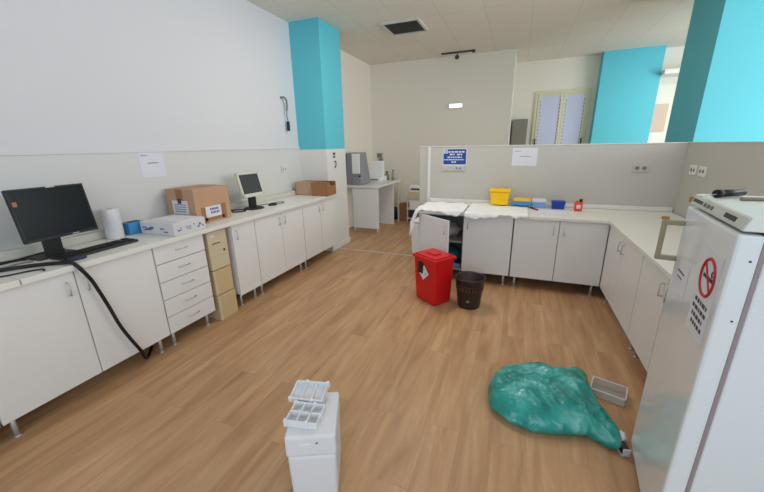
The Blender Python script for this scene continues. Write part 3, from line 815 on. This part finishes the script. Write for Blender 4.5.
q = MB(); tubshell(q, .10, .075, .055, .003); q.build('shell', 'clear', tb)
q = MB(); q.box(-.106, .106, -.081, -.072, .053, .059, .002); q.box(-.106, .106, .072, .081, .053, .059, .002); q.box(-.106, -.097, -.081, .081, .053, .059, .002); q.box(.097, .106, -.081, .081, .053, .059, .002)
q.build('rim', 'film', tb)
sb = thing('small_carton', 'small dark brown carton with white edges at the bag mouth', 'carton', (.70, 1.895, 0), R(-75))
B(-.035, .035, -.018, .018, 0, .05, .003).build('box', 'dkbrown', sb)
q = MB(); q.box(-.037, .037, -.0195, .0195, .0, .01, .001); q.box(-.037, -.031, -.0195, .0195, 0, .052, .001); q.box(.031, .037, -.0195, .0195, 0, .052, .001); q.build('white_edge', 'paper', sb)
tag(crump((.715, 1.985, 0), .022, .04, .03, 5, .35, 20).build('paper_scrap', 'paper'), 'crumpled white wrapper at the bag mouth', 'wrapper')

# ------------------------------------------------------------------ far corner beyond the pillar
np_ = thing('bench_support', 'white upright panel on metal feet below the grey analyser', 'bench support', (-2.74, 6.02, 0))
B(-.27, .285, -.012, .012, .12, .923, .003).build('panel', 'lam', np_)
MB().box(-.275, -.262, -.016, -.011, .12, .923, .001).build('edge_strip', 'lam_edge', np_)
cab_leg(np_, -.24, 0, .121); cab_leg(np_, .25, 0, .121)
worktop('white worktop beyond the pillar carrying the grey analyser', -3.29, -2.44, 5.98, 7.35, .965, .04)
dp = thing('desk_support', 'white upright panel and post holding the far worktop end', 'desk support', (-2.65, 7.0, 0))
B(-.2, .16, -.012, .012, 0, .925, .003).build('panel', 'lam', dp)
MB().box(.165, .195, .25, .28, 0, .925, .004).build('post', 'silver', dp)
an = thing('analyser', 'grey laboratory analyser with white panels beyond the pillar', 'analyser', (-3.0, 6.3, .965))
MB().frustum((-.17, .19, -.2, .2), (-.16, .10, -.19, .2), 0, .62, .015).build('housing', 'greymach', an)
MB().box(-.03, .13, -.215, -.185, .22, .60, .006).build('front_panel', 'sheet', an)
MB().box(-.02, .17, -.26, -.2, .0, .16, .01).build('tray', 'greymach', an)
MB().box(-.172, -.16, -.2, -.1, .02, .6).build('side_grille', 'black', an)
MB().cyl((.14, -.235, .16), (.14, -.235, .19), .02, n=16).build('sample_port', 'black', an)
pt = thing('printer', 'white printer on the far worktop behind the grey analyser', 'printer', (-2.9, 6.95, .965))
MB().box(-.2, .2, -.2, .2, 0, .1, .015).build('body', 'sheet', pt)
MB().frustum((-.16, .16, .02, .16), (-.15, .15, .12, .18), .1, .42, .01).build('paper_support', 'sheet', pt)
MB().box(-.14, .14, -.205, -.19, .03, .06, .003).build('slot', 'vent', pt)
pp = thing('wall_print', 'small dark printed picture on the far wall above the printer', 'picture', (-3.1, 7.749, 1.33))
B(-.09, .09, -.004, 0, 0, .22).build('backing', 'silver', pp)
q = MB(); q.box(-.07, .05, -.006, -.004, .10, .2); q.box(-.03, .075, -.006, -.004, .03, .09); q.build('print', 'vent', pp)
for i, (x, y, h, w, m_, lb) in enumerate(((-2.72, 7.2, .19, .05, 'vent', 'grey bottle with dark cap on the far worktop, left of two'), (-2.58, 7.22, .22, .035, 'handle', 'slim beige bottle on the far worktop, right of two'))):
    bt = thing('lab_bottle', lb, 'bottle', (x, y, .965))
    MB().lathe([(.001, 0), (w, 0), (w, h*.65), (w*.45, h*.8), (w*.45, h*.9), (.001, h*.9)], n=20).build('body', m_, bt)
    MB().cyl((0, 0, h*.88), (0, 0, h), w*.55, n=16).build('cap', 'black', bt)
cx_ = thing('floor_carton', 'brown cardboard box on the floor in the far corner', 'box', (-2.36, 7.56, 0))
B(-.14, .14, -.16, .16, .0, .40, .004).build('carton', 'card_brown', cx_)
MB().box(-.14, .14, -.002, .09, .40, .406).build('flap', 'card', cx_)
tag(crump((-2.72, 7.55, 0), .18, .16, .16, 12, .3).build('dark_bag', 'navy'), 'dark heap of bags on the floor left of the far brown box', 'bag')
tr = thing('trolley', 'pale trolley with shelves in the far corner', 'trolley', (-2.08, 7.38, 0))
for x in (-.16, .16):
    for y in (-.16, .16): MB().cyl((x, y, .0), (x, y, .56), .012, n=10).build('leg', 'silver', tr)
for z, m_ in ((.10, 'silver'), (.31, 'silver'), (.54, 'silver')): B(-.18, .18, -.18, .18, z, z+.02, .003).build('shelf', m_, tr)
tag(B(-2.24, -1.93, 7.22, 7.5, .5615, .70, .01).build('yellowish_box', 'beige'), 'yellowish box on top of the far trolley', 'box')
pr2 = thing('label_printer', 'small white device with dark slot above the yellowish box', 'device', (-2.08, 7.36, .7015))
B(-.13, .13, -.12, .12, 0, .14, .015).build('body', 'sheet', pr2); B(-.09, .12, -.123, -.118, .05, .085).build('slot', 'black', pr2)
tag(B(-2.2, -1.95, 7.23, 7.5, .3315, .53, .01).build('white_carton', 'sheet'), 'white carton on the middle shelf of the far trolley', 'carton')
tag(B(-2.22, -1.94, 7.22, 7.5, .1215, .30, .02).build('navy_crate', 'navy'), 'dark blue crate on the bottom shelf of the far trolley', 'crate')
gc = thing('metal_locker', 'grey metal locker behind the partition beside the window', 'locker', (-.05, 8.78, 0))
B(-.15, .17, -.2, .2, 0, 2.22, .006).build('body', 'greycab', gc)
B(-.145, .165, -.215, -.2, .05, 2.2, .004).build('door', 'greycab', gc)
MB().box(.1, .12, -.235, -.215, 1.1, 1.2, .003).build('handle', 'black', gc)

# emergency lamp, ceiling vent, spotlight
em = thing('emergency_light', 'white emergency light on the back wall', 'lamp', (-1.34, 7.749, 2.49))
B(-.16, .16, -.03, 0, -.055, .055, .006).build('housing', 'trim', em)
B(-.13, .13, -.045, -.03, -.035, .035, .006).build('diffuser', 'lampwhite', em)
vt = thing('ceiling_vent', 'grey square air vent set in the ceiling', 'vent', (-1.80, 5.62, CH-.03))
f = MB(); f.box(-.3, .3, -.3, -.26, 0, .03, .003); f.box(-.3, .3, .26, .3, 0, .03, .003); f.box(-.3, -.26, -.26, .26, 0, .03, .003); f.box(.26, .3, -.26, .26, 0, .03, .003)
f.build('frame', 'silver', vt)
f = MB()
for k in range(11): f.box(-.26, .26, -.02, .02, -.001, .002, 0, Matrix.Translation((0, -.235+k*.047, .014)) @ Matrix.Rotation(R(35), 4, 'X'))
f.build('slats', 'vent', vt)
B(-.26, .26, -.26, .26, .026, .0295).build('backing', 'ink', vt)
sp = thing('track_spotlight', 'dark spotlight on a thin ceiling track by the back wall', 'lamp', (-1.3, 7.45, CH))
MB().box(-.32, .32, -.015, .015, -.03, 0, .003).build('track', 'ink', sp)
MB().cyl((.0, 0, -.03), (0, 0, -.07), .01, n=10).build('stem', 'ink', sp)
MB().cyl((0, .03, -.09), (0, -.05, -.11), .035, .042, n=18).build('head', 'ink', sp)
MB().box(.28, .34, -.03, .03, -.045, 0, .004).build('end_cap', 'ink', sp)

# ------------------------------------------------------------------ light
def area(name, loc, rot, sx, sy, e, col):
    l = bpy.data.lights.new(name, 'AREA'); l.shape = 'RECTANGLE'; l.size = sx; l.size_y = sy; l.energy = e; l.color = col
    o = bpy.data.objects.new(name, l); COL.objects.link(o); o.location = loc; o.rotation_euler = rot; return o
area('rear_window_daylight', (1.5, -2.58, 2.0), (R(90), 0, 0), 6.0, 2.1, 112, (.70, .87, 1.0))
area('side_window_daylight', (5.58, 4.0, 1.85), (R(90), 0, R(90)), 6.0, 2.65, 370, (.90, .945, 1.0))
# a ceiling lamp of the far room, behind the large turquoise pillar
cl = thing('ceiling_light', 'square ceiling light behind the large turquoise pillar', 'lamp', (2.95, 6.9, CH-.04))
f = MB(); f.box(-.32, .32, -.32, -.29, 0, .04, .003); f.box(-.32, .32, .29, .32, 0, .04, .003); f.box(-.32, -.29, -.29, .29, 0, .04, .003); f.box(.29, .32, -.29, .29, 0, .04, .003)
f.build('frame', 'trim', cl); B(-.29, .29, -.29, .29, .015, .03).build('diffuser', 'lampwhite', cl)
area('ceiling_lamp', (2.95, 6.9, CH-.05), (0, 0, 0), .58, .58, 27, (1.0, .93, .82))
c2 = cl.copy(); COL.objects.link(c2); c2.location = (.35, 2.75, CH-.04); c2['label'] = 'added unseen fill light above the middle of the lab'  # panel added out of view to go with the lab fill light
for ch in list(cl.children):
    d = ch.copy(); COL.objects.link(d); d.parent = c2
area('added_fill_lab', (.35, 2.75, CH-.05), (0, 0, 0), .58, .58, 7, (1.0, .95, .86))  # added fill, brightens the floor and worktops
c3 = cl.copy(); COL.objects.link(c3); c3.location = (-1.35, 3.9, CH-.04); c3['label'] = 'added unseen fill light above the way between bench and partition'  # another added panel out of view, for the aisle fill light
for ch in list(cl.children):
    d = ch.copy(); COL.objects.link(d); d.parent = c3
area('added_fill_aisle', (-1.35, 3.9, CH-.05), (0, 0, 0), .58, .58, 26, (1.0, .95, .87))  # added fill for the back wall and left bench fronts
w = bpy.data.worlds.new('world'); sc.world = w; w.use_nodes = True
w.node_tree.nodes['Background'].inputs[0].default_value = (.75, .85, 1, 1); w.node_tree.nodes['Background'].inputs[1].default_value = .6

# ------------------------------------------------------------------ camera
yaw, pit, rol, fpx = R(-21.73), R(16.56), R(-1.035), 336.4
F = Vector((math.sin(yaw)*math.cos(pit), math.cos(yaw)*math.cos(pit), -math.sin(pit)))
Rr = Vector((math.cos(yaw), -math.sin(yaw), 0)); U = Rr.cross(F)
R2 = Rr*math.cos(rol)+U*math.sin(rol); U2 = -Rr*math.sin(rol)+U*math.cos(rol)
cam = bpy.data.cameras.new('camera'); co = bpy.data.objects.new('camera', cam); COL.objects.link(co)
mw = Matrix((R2, U2, -F)).transposed().to_4x4(); mw.translation = (0, 0, 1.7)
co.matrix_world = mw
cam.sensor_fit = 'HORIZONTAL'; cam.sensor_width = 36; cam.lens = 36*fpx/764; cam.clip_start = .05
sc.camera = co
vs = sc.view_settings
vs.view_transform = 'Standard'; vs.look = 'None'; vs.gamma = 1; vs.use_curve_mapping = False; vs.exposure = 0
